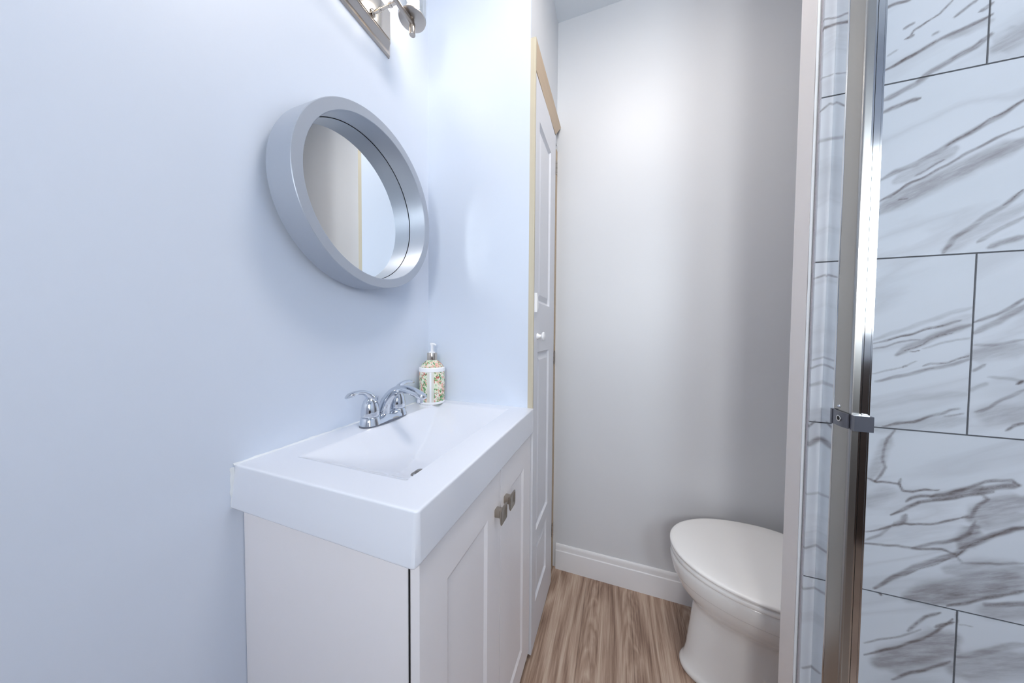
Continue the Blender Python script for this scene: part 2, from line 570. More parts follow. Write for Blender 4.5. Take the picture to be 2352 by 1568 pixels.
def struct(o, label, cat):
    return tag(o, label, cat, kind='structure')
VEINS = [
 (3.9,0.6,0.1,[(1108,1708),(1118,1710),(1128,1711),(1141,1711)]),
 (2.8,0.5,0.3,[(1134,1665),(1140,1668),(1147,1670)]),
 (1.9,0.4,0.6,[(1136,1646),(1143,1650),(1147,1658),(1157,1663),(1167,1669),(1178,1675),(1188,1686),(1193,1692)]),
 (3.2,0.5,0.4,[(1195,1663),(1205,1671),(1213,1678),(1220,1682)]),
 (1.7,0.4,0.3,[(1147,1658),(1154,1660),(1164,1668)]),
 (2.5,0.5,0.4,[(1137,1646),(1145,1649),(1147,1651)]),
 (3.7,0.6,0.4,[(1223,1662),(1231,1666),(1238,1671)]),
 (4.1,0.55,0.2,[(1111,1599),(1128,1607),(1146,1615),(1162,1624),(1180,1632),(1197,1639),(1212,1642),(1227,1648),(1238,1653)]),
 (1.4,0.2,0.7,[(1124,1606),(1136,1611),(1152,1619),(1166,1626),(1176,1631)]),
 (6.5,0.5,0,[(1154,1570),(1172,1582),(1187,1590),(1204,1598),(1221,1607),(1238,1621)]),
 (2.1,0.3,0.4,[(1195,1595),(1210,1602),(1223,1611),(1228,1617)]),
 (2.3,0.35,0,[(1116,1625),(1126,1630)]),
 (2.8,0.5,0.3,[(1170,1641),(1173,1643),(1178,1645)]),
 (8.0,0.22,0,[(1186,1632),(1212,1634),(1238,1644)]),
 (23.4,0.3,0,[(1243,1597),(1261,1607),(1273,1620)]),
 (6.2,0.45,0,[(1111,1548),(1130,1555),(1148,1564),(1167,1573)]),
 (5.2,0.6,0.2,[(1111,1526),(1124,1532),(1136,1535),(1149,1538),(1159,1540)]),
 (6.1,0.45,0,[(1112,1408),(1132,1419),(1159,1429),(1181,1442),(1200,1455),(1218,1467),(1237,1478),(1256,1490),(1278,1506)]),
 (1.9,0.3,0.65,[(1192,1450),(1204,1458),(1218,1467),(1233,1477),(1240,1485),(1256,1492),(1278,1506)]),
 (3.3,0.5,0.1,[(1113,1369),(1135,1385),(1154,1397),(1174,1406),(1193,1418),(1212,1431),(1231,1442),(1249,1452),(1279,1465)]),
 (1.7,0.3,0.35,[(1114,1371),(1127,1376),(1145,1394),(1164,1401),(1189,1416),(1212,1431)]),
 (21.9,0.38,0,[(1112,1352),(1154,1376),(1194,1400),(1222,1414),(1250,1428),(1280,1440)]),
 (15.6,0.28,0,[(1132,1402),(1173,1425),(1204,1445)]),
 (2.0,0.4,0.4,[(1158,1408),(1170,1415),(1192,1429)]),
 (6.0,0.42,0,[(1196,1271),(1207,1294),(1224,1309),(1242,1326),(1260,1340),(1270,1349),(1283,1363)]),
 (1.6,0.3,0.6,[(1262,1343),(1270,1349),(1277,1359),(1283,1365)]),
 (4.8,0.38,0,[(1235,1285),(1251,1298),(1265,1307),(1285,1321)]),
 (7.0,0.38,0.15,[(1248,1275),(1261,1282),(1275,1285),(1286,1290)]),
 (16.5,0.2,0,[(1198,1275),(1236,1305),(1284,1339)]),
 (0.9,0.4,0.3,[(1138,1370),(1148,1370)]),
 (2.9,0.5,0.15,[(1112,1113),(1132,1120),(1146,1126),(1164,1132),(1183,1141),(1201,1147),(1215,1153),(1220,1154)]),
 (1.7,0.3,0.6,[(1132,1120),(1148,1126),(1164,1132),(1179,1138),(1191,1143),(1201,1147)]),
 (2.0,0.35,0.1,[(1113,1103),(1129,1108),(1141,1114),(1159,1120),(1173,1122)]),
 (8.2,0.42,0.05,[(1144,1094),(1159,1107),(1177,1117),(1193,1128),(1209,1137),(1232,1147)]),
 (1.9,0.3,0.6,[(1154,1101),(1168,1108),(1177,1114),(1180,1117),(1190,1124),(1201,1130),(1213,1134)]),
 (5.3,0.22,0,[(1112,1120),(1141,1134),(1175,1150),(1208,1167),(1232,1177)]),
 (9.5,0.15,0,[(1193,1143),(1212,1153),(1232,1163)]),
 (1.5,0.3,0.7,[(1161,1099),(1167,1100),(1172,1102)]),
 (2.5,0.3,0.7,[(1152,1072),(1155,1074),(1158,1075)]),
 (1.7,0.35,0.05,[(1113,1058),(1134,1065),(1152,1072),(1169,1083)]),
 (4.4,0.42,0,[(1118,1044),(1142,1053),(1165,1061),(1182,1068),(1198,1074),(1215,1079),(1232,1089)]),
 (2.4,0.35,0.65,[(1179,1075),(1188,1080),(1195,1080),(1208,1082),(1221,1089),(1232,1095)]),
 (1.5,0.2,0.5,[(1182,1069),(1192,1072)]),
 (2.4,0.26,0,[(1177,1106),(1202,1116),(1216,1122),(1231,1124)]),
 (3.4,0.5,0.35,[(1131,963),(1153,971),(1169,975),(1188,986),(1205,994),(1214,1001),(1224,1003)]),
 (1.9,0.35,0.3,[(1207,989),(1218,992),(1230,996)]),
 (17.5,0.2,0,[(1113,956),(1164,970),(1231,985)]),
 (10.0,0.13,0,[(1116,998),(1163,1017),(1230,1030)]),
 (3.7,0.5,0.1,[(1236,1152),(1250,1159),(1262,1164),(1275,1175),(1290,1189)]),
 (7.3,0.4,0,[(1237,1133),(1251,1145),(1264,1152),(1277,1166),(1291,1178)]),
 (3.2,0.3,0.1,[(1237,1113),(1258,1113),(1267,1116),(1293,1123)]),
 (20.8,0.25,0,[(1235,1094),(1258,1102),(1293,1107)]),
 (3.7,0.42,0.2,[(1237,1069),(1244,1075),(1251,1081)]),
 (3.7,0.25,0,[(1256,1061),(1275,1059),(1295,1055)]),
 (4.5,0.4,0.9,[(1288,1050),(1292,1054),(1293,1056)]),
 (5.1,0.25,0,[(1237,1037),(1253,1048)]),
 (3.7,0.4,0,[(1243,1000),(1259,1009),(1273,1024),(1296,1042)]),
 (25.0,0.22,0.03,[(1259,995),(1297,1004)]),
 (3.7,0.5,0.5,[(1279,973),(1287,981),(1298,987)]),
 (3.1,0.45,0.1,[(1146,958),(1137,941),(1133,922),(1131,903),(1136,888),(1130,871),(1124,860)]),
 (14.1,0.25,0.03,[(1140,941),(1132,922),(1127,896),(1117,866)]),
 (2.8,0.5,0.5,[(1113,864),(1126,858),(1142,861),(1155,860),(1160,849),(1173,850),(1189,856),(1206,859)]),
 (2.8,0.4,0.5,[(1157,870),(1155,864),(1156,857)]),
 (4.5,0.5,0.45,[(1146,802),(1161,813),(1171,823),(1182,833),(1194,837),(1209,843),(1225,849),(1240,857),(1255,863),(1269,867)]),
 (4.1,0.5,0.4,[(1165,830),(1168,835),(1172,839),(1184,844),(1198,846),(1216,853),(1234,865),(1247,876),(1260,883),(1273,888),(1288,891),(1296,884)]),
 (9.9,0.5,0.1,[(1198,844),(1216,852),(1240,866),(1255,873)]),
 (7.9,0.5,0.4,[(1244,862),(1263,872),(1281,880),(1296,884)]),
 (4.1,0.5,0.2,[(1255,862),(1262,854),(1252,842),(1248,831),(1245,821),(1234,817)]),
 (2.8,0.5,0.35,[(1234,817),(1222,809),(1206,800),(1190,794),(1173,790),(1164,790),(1149,782),(1138,774),(1114,762)]),
 (7.5,0.45,0.1,[(1166,805),(1162,793),(1151,784)]),
 (3.1,0.5,0.3,[(1113,739),(1128,742),(1154,746),(1176,747),(1193,750),(1212,755),(1222,752),(1228,751)]),
 (4.8,0.45,0.1,[(1176,747),(1197,759),(1217,770),(1231,778),(1243,788),(1250,814)]),
 (7.1,0.55,0,[(1129,659),(1146,679),(1163,696),(1180,713),(1196,726),(1212,737),(1226,748),(1236,760),(1243,769),(1258,782),(1271,794),(1282,802),(1293,811),(1305,815)]),
 (2.0,0.3,0.6,[(1230,748),(1238,760),(1247,773),(1266,788),(1280,801),(1291,810),(1304,816)]),
 (2.1,0.3,0.4,[(1167,695),(1188,713),(1209,728),(1222,741)]),
 (20.6,0.4,0,[(1236,766),(1243,784),(1250,802)]),
 (24.4,0.4,0,[(1245,818),(1273,845),(1303,861)]),
 (14.3,0.28,0,[(1254,806),(1276,820),(1304,835)]),
 (2.9,0.38,0.1,[(1230,747),(1237,738),(1252,741),(1277,747),(1307,756)]),
 (23.3,0.28,0,[(1221,721),(1268,739),(1307,744)]),
 (29.2,0.42,0,[(1175,655),(1230,690),(1269,710),(1308,727)]),
 (14.8,0.3,0,[(1207,658),(1250,684),(1288,708)]),
 (4.7,0.5,0.45,[(1222,656),(1241,667),(1258,678),(1277,691),(1295,701),(1309,711)]),
 (6.3,0.5,0.25,[(1268,673),(1309,689)]),
 (20.0,0.25,0,[(1271,661),(1310,675)]),
 (18.8,0.18,0.02,[(1116,818),(1140,842)]),
 (3.2,0.3,0,[(1116,747),(1132,761),(1147,780)]),
 (4.3,0.4,0.5,[(1175,593),(1185,610),(1197,627),(1214,642)]),
 (4.3,0.5,0.5,[(1210,613),(1220,623),(1230,630)]),
 (3.8,0.5,0.4,[(1119,527),(1143,545),(1163,559),(1180,574),(1197,589),(1209,602),(1229,635)]),
 (37.5,0.45,0,[(1139,519),(1193,561),(1230,602)]),
 (4.4,0.5,0.4,[(1158,496),(1182,518),(1205,536),(1229,559)]),
 (2.5,0.35,0.2,[(1118,550),(1138,564),(1167,581),(1192,603)]),
 (1.2,0.3,0.4,[(1236,628),(1244,629),(1253,629)]),
 (1.8,0.3,0.8,[(1234,649),(1234,640),(1235,630)]),
 (7.7,0.35,0,[(1237,570),(1258,584),(1273,594),(1291,609),(1312,621)]),
 (38.5,0.35,0,[(1236,546),(1274,568),(1313,595)]),
 (2.9,0.6,0.9,[(1137,651),(1138,649)]),
 (3.9,0.6,0.2,[(1026,1702),(1044,1704)]),
 (2.3,0.5,0.2,[(1026,1718),(1043,1716)]),
 (1.6,0.4,0.1,[(1026,1612),(1041,1613)]),
 (2.4,0.55,0.2,[(1026,1551),(1038,1561),(1054,1552)]),
 (4.8,0.4,0,[(1024,1495),(1043,1496)]),
 (2.5,0.4,0.1,[(1027,1236),(1041,1243),(1051,1235)]),
 (2.5,0.35,0.1,[(1029,1079),(1043,1086)]),
 (2.5,0.5,0.1,[(1027,1064),(1042,1071)]),
 (5.0,0.3,0,[(1025,1030),(1044,1039)]),
 (2.6,0.4,0.4,[(1023,945),(1035,962)]),
 (7.7,0.5,0.2,[(1026,915),(1041,927)]),
 (3.4,0.3,0,[(1027,816),(1044,823)]),
 (3.5,0.4,0,[(1028,709),(1045,718)]),
 (3.5,0.35,0,[(1027,626),(1045,633)]),
 (3.5,0.5,0.2,[(1031,465),(1048,477)]),
]

# ================================================================== the room
struct(box('floor', (-0.1, YREAR - 0.1, -0.05), (XR + 0.1, YB + 0.1, 0), M['floor']), 'brown wood plank floor with cathedral grain in front of the toilet', 'floor')
struct(box('ceiling', (-0.1, YREAR - 0.1, ZC), (XR + 0.1, YB + 0.1, ZC + 0.05), M['ceiling']), 'pale ceiling showing above the back wall', 'ceiling')
struct(box('wall_left', (-0.1, YREAR - 0.1, 0), (0, YB + 0.1, ZC), M['wall']), 'pale blue-grey wall carrying the round mirror and the light bar', 'wall')
struct(box('wall_back', (0, YB, 0), (XR, YB + 0.1, ZC), M['wall_back']), 'plain grey wall behind the toilet', 'wall')
struct(box('wall_closet', (0, YW, 0), (W_, YW + 0.006, ZC), M['wall']), 'bright narrow wall at the far end of the vanity', 'wall')
# above the closet door, and the far side of its opening
box_h = box('wall_over_closet_door', (W_ - 0.006, YW + 0.006, 2.0), (W_, YB, ZC), M['wall_back'])
box_h.name = 'wall_header'
struct(box_h, 'grey strip of wall above the closet door', 'wall')
struct(box('wall_right', (XR, YREAR, 0), (XR + 0.1, YB, ZC), M['wall']), 'right hand wall of the room, beyond the shower', 'wall')

# rear wall; its window is assumed, unseen, and shaped for the light
bm = bmesh.new()
wx0, wx1, wz0, wz1 = 1.20, 1.60, 1.18, 2.08
px0, px1, pz0, pz1 = 0.63, 0.93, 1.27, 1.73           # pane of the assumed door
for a, b in (((-0.1, YREAR - 0.1, 0.0), (0.40, YREAR, ZC)), ((0.40, YREAR - 0.1, 2.04), (1.00, YREAR, ZC)), ((1.00, YREAR - 0.1, 1.0), (wx0, YREAR, ZC)), ((wx1, YREAR - 0.1, 1.0), (XR + 0.1, YREAR, ZC)), ((wx0, YREAR - 0.1, wz1), (wx1, YREAR, ZC)), ((wx0, YREAR - 0.1, 1.0), (wx1, YREAR, wz0))):
    bm_box(bm, a, b)
struct(link('wall_rear', bm, M['wall'], smooth=False), 'wall with the assumed window, opposite the closet wall', 'wall')
struct(box('assumed_wainscot', (1.00, YREAR - 0.1, 0), (XR, YREAR + 0.012, 1.0), M['wood_dark']), 'assumed dark board wainscot below the window, added for its reflection', 'wainscot')  # unseen boarding, put in to darken the jamb's lower reflection
bm = bmesh.new()
for a, b in (((wx0 - 0.06, YREAR, wz0 - 0.06), (wx0, YREAR + 0.02, wz1 + 0.06)), ((wx1, YREAR, wz0 - 0.06), (wx1 + 0.06, YREAR + 0.02, wz1 + 0.06)), ((wx0, YREAR, wz1), (wx1, YREAR + 0.02, wz1 + 0.06)), ((wx0, YREAR, wz0 - 0.06), (wx1, YREAR + 0.03, wz0))):
    bm_box(bm, a, b)
wf = struct(link('assumed_window', bm, M['trim'], smooth=False), 'assumed white framed window in the rear wall, unseen, shaped for its light', 'window')
wp = box('pane', (wx0, YREAR - 0.05, wz0), (wx1, YREAR - 0.046, wz1), M['glass'], wf)

bm = bmesh.new()
for a, b in (((0.40, YREAR - 0.045, 0.005), (px0, YREAR - 0.005, 2.035)), ((px1, YREAR - 0.045, 0.005), (0.995, YREAR - 0.005, 2.035)), ((px0, YREAR - 0.045, 0.005), (px1, YREAR - 0.005, pz0)), ((px0, YREAR - 0.045, pz1), (px1, YREAR - 0.005, 2.035))):
    bm_box(bm, a, b)
d2_ = struct(link('assumed_door', bm, M['door'], smooth=False), 'assumed white door, unseen, with a glazed pane added for its light', 'door')  # unseen door, assumed; its pane is there to let light in
box('pane', (px0, YREAR - 0.022, pz0), (px1, YREAR - 0.018, pz1), M['glass'], d2_)

# baseboard on the back wall: profile swept along X
bm = bmesh.new()
prof = [(0, 0), (0.0125, 0), (0.0125, 0.085), (0.0118, 0.089), (0.0095, 0.092), (0.0085, 0.097), (0.0085, 0.106), (0.007, 0.113), (0.004, 0.1175), (0, 0.1185)]
loft(bm, [[(x, YB - d, z) for d, z in prof] for x in (0.4115, XR)])
struct(link('baseboard_back', bm, M['trim'], ang=25), 'white moulded baseboard along the back wall', 'baseboard')

# partition between toilet and shower, its painted end facing the room
PT = YS + 0.010
box_p = box('wall_partition', (XS + 0.012, PT, 0), (XR, YP, ZC), M['cap'])
struct(box_p, 'partition wall between the toilet and the shower', 'wall')
struct(box('trim_1', (XS, PT + 0.010, 0), (XS + 0.012, YP + 0.001, ZC), M['cap'], bev=0.0015), 'off-white painted board closing the end of the partition', 'trim')
bm = bmesh.new()
random.seed(3)
zz = 0.0
rows = []
while zz < ZC:
    j = random.uniform(-0.0012, 0.0016)
    rows.append([(XS + 0.005, PT + 0.0095 + j, zz), (XS + 0.0008, PT + 0.0095 + j, zz), (XS - 0.0004, PT + 0.0062, zz), (XS + 0.0018, PT + 0.0045, zz), (XS + 0.012, PT + 0.0045, zz)])
    zz += random.uniform(0.02, 0.05)
loft(bm, rows, closed=True)
struct(link('trim_2', bm, M['caulk']), 'thin ragged caulk line between the white board and the tile edge', 'caulk line')
struct(box('trim_3', (XS + 0.004, PT, 0), (XS + 0.012, PT + 0.010, ZC), M['crack']), 'dark unpainted crack beside the caulk line', 'crack')


# ------------------------------------------------------------------ marble tile wall
def vein_fields(X, Z):
    """Grey and dark vein strength at wall points (mm)."""
    g = np.zeros(X.shape)
    d = np.zeros(X.shape)
    wob = 2.2 * np.sin(X * 0.07 + 1.3 * np.sin(Z * 0.05)) + 0.8 * np.sin(Z * 0.13 + X * 0.11)
    wz = 1.5 * np.sin(X * 0.13 + Z * 0.09) + 0.7 * np.sin(X * 0.33 - Z * 0.21)
    for w_, gs, ds, pts in VEINS:
        xs = [p[0] for p in pts]
        zs = [p[1] for p in pts]
        pad = w_ * 1.3 + 4
        k = (X > min(xs) - pad) & (X < max(xs) + pad) & (Z > min(zs) - pad) & (Z < max(zs) + pad)
        if not k.any():
            continue
        px, pz = X[k] + 0.25 * wob[k], Z[k] + 0.35 * wz[k]
        best = np.full(px.shape, 1e9)
        tt = np.zeros(px.shape)
        n = len(pts) - 1
        for i in range(n):
            ax, az = pts[i]
            bx_, bz_ = pts[i + 1]
            dx, dz = bx_ - ax, bz_ - az
            L2 = max(dx * dx + dz * dz, 1e-6)
            u = np.clip(((px - ax) * dx + (pz - az) * dz) / L2, 0, 1)
            dist = np.hypot(px - ax - u * dx, pz - az - u * dz)
            m_ = dist < best
            best[m_] = dist[m_]
            tt[m_] = (i + u[m_]) / n
        ends = np.clip(np.minimum(tt, 1 - tt) / 0.12, 0.0, 1) if n > 1 else 1.0
        hw = w_ * 0.62 * (0.5 + 0.5 * ends)
        q = np.clip(1.35 - best / (hw * 1.1 + 0.4), 0, 1)
        q = q * q * (3 - 2 * q)
        g[k] = 1 - (1 - g[k]) * (1 - min(1.0, gs * 1.2) * q)
        q2 = np.clip(1.1 - best / (hw * 0.6 + 0.5), 0, 1)
        d[k] = 1 - (1 - d[k]) * (1 - 0.8 * ds * q2)
    return g, d


def tile_wall():
    TH, TW, GAP = 0.3075, 0.610, 0.0026
    z0 = 0.6521
    V, F, A, O = [], [], [], []
    rnd = random.Random(11)
    grid = []
    for r in range(-3, 8):
        za, zb = z0 + TH * r, z0 + TH * (r + 1)
        za, zb = max(za, 0.0), min(zb, ZC)
        if zb - za < 0.02:
            continue
        xj = 1.2349 if r % 2 else 1.2349 + TW / 2
        c = xj - 2 * TW
        while c < XR:
            a, b = max(c, XS + 0.002), min(c + TW, XR)
            if b - a > 0.01:
                grid.append((a, b, za, zb))
            c += TW
    for a, b, za, zb in grid:
        h = GAP / 2
        a2 = a + (h if a > XS + 0.003 else 0)
        b2 = b - h
        za2, zb2 = za + h, zb - h
        dense = a < 1.40 and zb > 0.3 and za < 2.1
        sx, sz = (0.0021, 0.0019) if dense else (0.08, 0.08)
        xs = [a2]
        x = a2
        lim = min(b2, 1.42)
        if dense:
            nx = max(2, int((lim - a2) / sx))
            xs = list(np.linspace(a2, lim, nx + 1))
            if b2 > lim + 0.005:
                xs.append(b2)
        else:
            xs = [a2, b2]
        nz = max(1, int((zb2 - za2) / sz)) if dense else 1
        zs = list(np.linspace(za2, zb2, nz + 1))
        base = len(V)
        off = (rnd.uniform(0, 30), rnd.uniform(0, 30), rnd.uniform(0, 30))
        G = np.array([(x, z) for z in zs for x in xs])
        if dense:
            g, d = vein_fields(G[:, 0] * 1000, G[:, 1] * 1000)
        else:
            g = d = np.zeros(len(G))
        blue = np.clip((G[:, 0] - 1.305) / 0.05, 0.28, 1) if dense else np.ones(len(G))
        edge = (np.isclose(G[:, 0], a2) | np.isclose(G[:, 0], xs[-1]) | np.isclose(G[:, 1], za2) | np.isclose(G[:, 1], zb2))
        for i in range(len(G)):
            V.append((G[i, 0], YS, G[i, 1]))
            A.append((g[i], d[i], blue[i], 1))
            O.append(off)
        n = len(xs)
        for j in range(len(zs) - 1):
            for i in range(n - 1):
                q = base + j * n + i
                F.append((q, q + 1, q + n + 1, q + n))
        # sides of the tile, back into the grout
        loop = [base + i for i in range(n)] + [base + j * n + n - 1 for j in range(1, len(zs))] + [base + (len(zs) - 1) * n + i for i in range(n - 2, -1, -1)] + [base + j * n for j in range(len(zs) - 2, 0, -1)]
        b0 = len(V)
        for q in loop:
            V.append((V[q][0], YS + 0.0045, V[q][2]))
            A.append(A[q])
            O.append(off)
        m_ = len(loop)
        for i in range(m_):
            F.append((loop[i], b0 + i, b0 + (i + 1) % m_, loop[(i + 1) % m_]))
    nt_ = len(F)
    # bed of grout behind the tiles, its left end the raw tile edge
    def quad(p0, p1, p2, p3):
        q = len(V)
        for p in (p0, p1, p2, p3):
            V.append(p)
            A.append((0, 0, 0, 1))
            O.append((0, 0, 0))
        F.append((q, q + 1, q + 2, q + 3))
    yg = YS + 0.0012
    quad((XS + 0.0025, yg, 0), (XR, yg, 0), (XR, yg, ZC), (XS + 0.0025, yg, ZC))
    ng = len(F)
    quad((XS + 0.0022, PT, 0), (XS + 0.0022, YS + 0.0004, 0), (XS + 0.0022, YS + 0.0004, ZC), (XS + 0.0022, PT, ZC))
    me = bpy.data.meshes.new('wall_shower')
    me.from_pydata(V, [], F)
    for k in ('tile', 'grout', 'tile_edge'):
        me.materials.append(M[k])
    idx = np.zeros(len(F), dtype=np.int32)
    idx[nt_:ng] = 1
    idx[ng:] = 2
    me.polygons.foreach_set('material_index', idx)
    at = me.attributes.new('veins', 'FLOAT_COLOR', 'POINT')
    at.data.foreach_set('color', np.array(A, dtype=np.float32).ravel())
    ao = me.attributes.new('offset', 'FLOAT_VECTOR', 'POINT')
    ao.data.foreach_set('vector', np.array(O, dtype=np.float32).ravel())
    me.update()
    o = bpy.data.objects.new('wall_shower', me)
    COL.objects.link(o)
    struct(o, 'shower wall of large white marble-look tiles with grey veins and dark grout', 'tiled wall')


tile_wall()
struct(box('trim_4', (1.03, YREAR + 0.013, 0), (1.10, YS, 0.1), M['porcelain'], bev=0.008), 'white shower curb below the metal jamb', 'curb')

# ------------------------------------------------------------------ shower door jamb (wall channel, stile, seals, catch)
jamb = thing('shower_jamb', 'tall silver aluminium shower door jamb standing against the marble tile wall', 'shower door frame', (1.055, 0.69, 0.1))
JZ0, JZ1 = 0.101, 1.95


def extrude_z(name, pts, m, parent, z0=JZ0, z1=JZ1, ang=25):
    bm = bmesh.new()
    loft(bm, [[(x, y, z) for x, y in pts] for z in (z0, z1)])
    return link(name, bm, m, parent, ang=ang)


# mirror-bright wall channel against the tile
extrude_z('wall_channel', [(1.0435, YS - 0.0003), (1.0435, 0.6915), (1.0645, 0.6915), (1.0645, YS - 0.0003)], M['jamb_mirror'], jamb)
# ridge between channel and stile
extrude_z('ridge', [(1.0418, 0.6913), (1.0418, 0.6895), (1.0424, 0.6884), (1.044, 0.6884), (1.044, 0.6913)], M['jamb_bright'], jamb)
# satin side of the stile with its rounded front corner
r_ = 0.004
arc = [(1.0425 + r_ - r_ * math.cos(a), 0.6505 + r_ - r_ * math.sin(a)) for a in np.linspace(0, PI / 2, 8)]
extrude_z('stile', [(1.0425, 0.6882)] + arc + [(1.0535, 0.6493), (1.0535, 0.6882)], M['jamb_satin'], jamb, ang=15)
# front lips either side of the glazing groove
extrude_z('lip', [(1.0532, 0.6492), (1.0552, 0.6488), (1.0558, 0.6520), (1.0558, 0.688), (1.0532, 0.688)], M['jamb_bright'], jamb)
extrude_z('lip', [(1.0572, 0.6520), (1.0574, 0.6512), (1.0645, 0.6500), (1.0645, 0.688), (1.0572, 0.688)], M['jamb_bright'], jamb)
extrude_z('edge_strip', [(1.0646, 0.6495), (1.0664, 0.6492), (1.0664, 0.6882), (1.0646, 0.6882)], M['jamb_bright'], jamb)
extrude_z('groove', [(1.0559, 0.654), (1.0571, 0.654), (1.0571, 0.688), (1.0559, 0.688)], M['dark'], jamb)

# the catch half way up: a little grey bracket wrapped round the stile
catch = thing('door_catch', 'small grey metal catch with a screw hole clamped round the shower jamb', 'door catch', (1.05, 0.66, 0.985))
zc_, hz = 0.983, 0.0125
bm = bmesh.new()
pts = [(1.0414, 0.684), (1.0385, 0.684), (1.0375, 0.675), (1.037, 0.666), (1.0375, 0.657), (1.0395, 0.6495), (1.0414, 0.6495)]
loft(bm, [[(x, y, z) for x, y in pts] for z in (zc_ - hz, zc_ + hz)])
bevel(bm, 0.0006, 1, 40)
link('body', bm, M['bracket'], catch, ang=25)
box('tab', (1.0375, 0.6845, zc_ - hz - 0.001), (1.0414, 0.6885, zc_ + hz + 0.001), M['bracket'], catch, bev=0.0007)
box('face_plate', (1.0418, 0.6385, zc_ - hz - 0.0005), (1.0655, 0.6488, zc_ + hz), M['bracket'], catch, bev=0.0012)
bm = bmesh.new()
lathe(bm, [(0.0052, 0.0), (0.0052, -0.0009), (0.0036, -0.0009), (0.0034, 0.0)], (1.0369, 0.6655, zc_ + 0.001), 24, 'x', cap=False)
link('hole_rim', bm, M['jamb_bright'], catch)
bm = bmesh.new()
lathe(bm, [(0.0037, 0.0), (0.0037, -0.0003)], (1.0368, 0.6655, zc_ + 0.001), 24, 'x')
link('screw_hole', bm, M['dark'], catch)
bm = bmesh.new()
lathe(bm, [(0.0002, -0.0022), (0.0016, -0.0018), (0.0026, -0.0006), (0.0028, 0.0)], (1.0423, 0.676, zc_ + 0.020), 16, 'x')
sr = link('screw', bm, M['chrome'], catch)

# ------------------------------------------------------------------ closet door, its jambs and casing
DX = W_ + TK
# near leg: bare board seen edge-on
bm = bmesh.new()
loft(bm, [[(W_, YW, z), (x1, YW, z), (x1, YW + 0.0075, z), (W_, YW + 0.0075, z)] for z, x1 in ((0, W_ + 0.004), (0.836, W_ + 0.004), (0.837, DX), (2.08, DX))])
struct(link('trim_5', bm, M['pine'], smooth=False), 'upright bare pine edge between the closet wall and the closet door', 'door casing')
bm = bmesh.new()
prof = [(YW + 0.0078, 1.981), (1.242, 1.966), (YB, 2.077), (YB, 2.08), (YW + 0.0078, 2.08)]
loft(bm, [[(x, y, z) for y, z in prof] for x in (W_ + 0.0003, DX)])
struct(link('trim_6', bm, M['pine_head'], smooth=False), 'bare pine head casing above the closet door, mitred at its far end', 'door casing')
struct(box('trim_7', (W_ - 0.008, 1.342, 0), (W_ + 0.0035, YB, 1.97), M['pine_head']), 'narrow bare pine strip between the closet door and the back wall', 'door jamb')
struct(box('closet_shade_sheet', (W_ - 0.06, YW + 0.01, 0), (W_ - 0.05, YB, 2.0), M['dark']), 'dark sheet standing for the shade inside the closet, in the gap beside the door', 'closet')  # near-black sheet painting the closet's inner shade


def panel_face(bm, x, y0, y1, z0, z1, panels, stile_depth):
    """Front face at x with raised (moulded) panels sunk by stile_depth: list of (ya,yb,za,zb,border,raise)."""
    ys = sorted({y0, y1} | {p[0] for p in panels} | {p[1] for p in panels})
    zs = sorted({z0, z1} | {p[2] for p in panels} | {p[3] for p in panels})
    vv = {}
    def v(y, z):
        k = (round(y, 5), round(z, 5))
        if k not in vv:
            vv[k] = bm.verts.new((x, y, z))
        return vv[k]
    for i in range(len(ys) - 1):
        for j in range(len(zs) - 1):
            ym, zm = (ys[i] + ys[i + 1]) / 2, (zs[j] + zs[j + 1]) / 2
            if any(p[0] < ym < p[1] and p[2] < zm < p[3] for p in panels):
                continue
            bm.faces.new((v(ys[i], zs[j]), v(ys[i + 1], zs[j]), v(ys[i + 1], zs[j + 1]), v(ys[i], zs[j + 1])))
    for ya, yb, za, zb, steps in panels:
        prev = [v(ya, za), v(yb, za), v(yb, zb), v(ya, zb)]
        for ins, dep in steps:
            cur = [bm.verts.new((x - dep, *q)) for q in ((ya + ins, za + ins), (yb - ins, za + ins), (yb - ins, zb - ins), (ya + ins, zb - ins))]
            for k in range(4):
                bm.faces.new((prev[k], prev[(k + 1) % 4], cur[(k + 1) % 4], cur[k]))
            prev = cur
        bm.faces.new(prev)
    return v


def panel_slab(name, x0, x1, y0, y1, z0, z1, panels, m, parent=None, ang=12):
    bm = bmesh.new()
    v = panel_face(bm, x1, y0, y1, z0, z1, panels, 0)
    # rim and back
    bnd = [e for e in bm.edges if len(e.link_faces) == 1]
    r = bmesh.ops.extrude_edge_only(bm, edges=bnd)
    for g in r['geom']:
        if isinstance(g, bmesh.types.BMVert):
            g.co.x = x0
    back = [bm.verts.new((x0 + 0.0001, y, z)) for y, z in ((y0, z0), (y1, z0), (y1, z1), (y0, z1))]
    bm.faces.new(back)
    return link(name, bm, m, parent, smooth=False)


rp = [(0.005, 0.007), (0.011, 0.009), (0.030, 0.0025)]
door = panel_slab('door_1', DX - 0.030, DX, YW + 0.0085, 1.2560, 0.018, 1.972,
                  [(0.985, 1.166, 1.234, 1.850, rp), (0.985, 1.166, 0.425, 1.062, rp), (0.985, 1.150, 0.165, 0.372, rp)], M['door'])
struct(door, 'narrow white moulded-panel closet door ajar in its pine frame', 'door')
bm = bmesh.new()
lathe(bm, [(0.0105, -0.0005), (0.0105, 0.003), (0.007, 0.007), (0.0055, 0.013), (0.008, 0.0165), (0.0135, 0.0185), (0.0155, 0.022), (0.0135, 0.0255), (0.006, 0.0275), (0.001, 0.028)], (DX, 0.978, 1.117), 32, 'x')
tag(link('door_knob', bm, M['white_plastic'], door), 'round white knob')
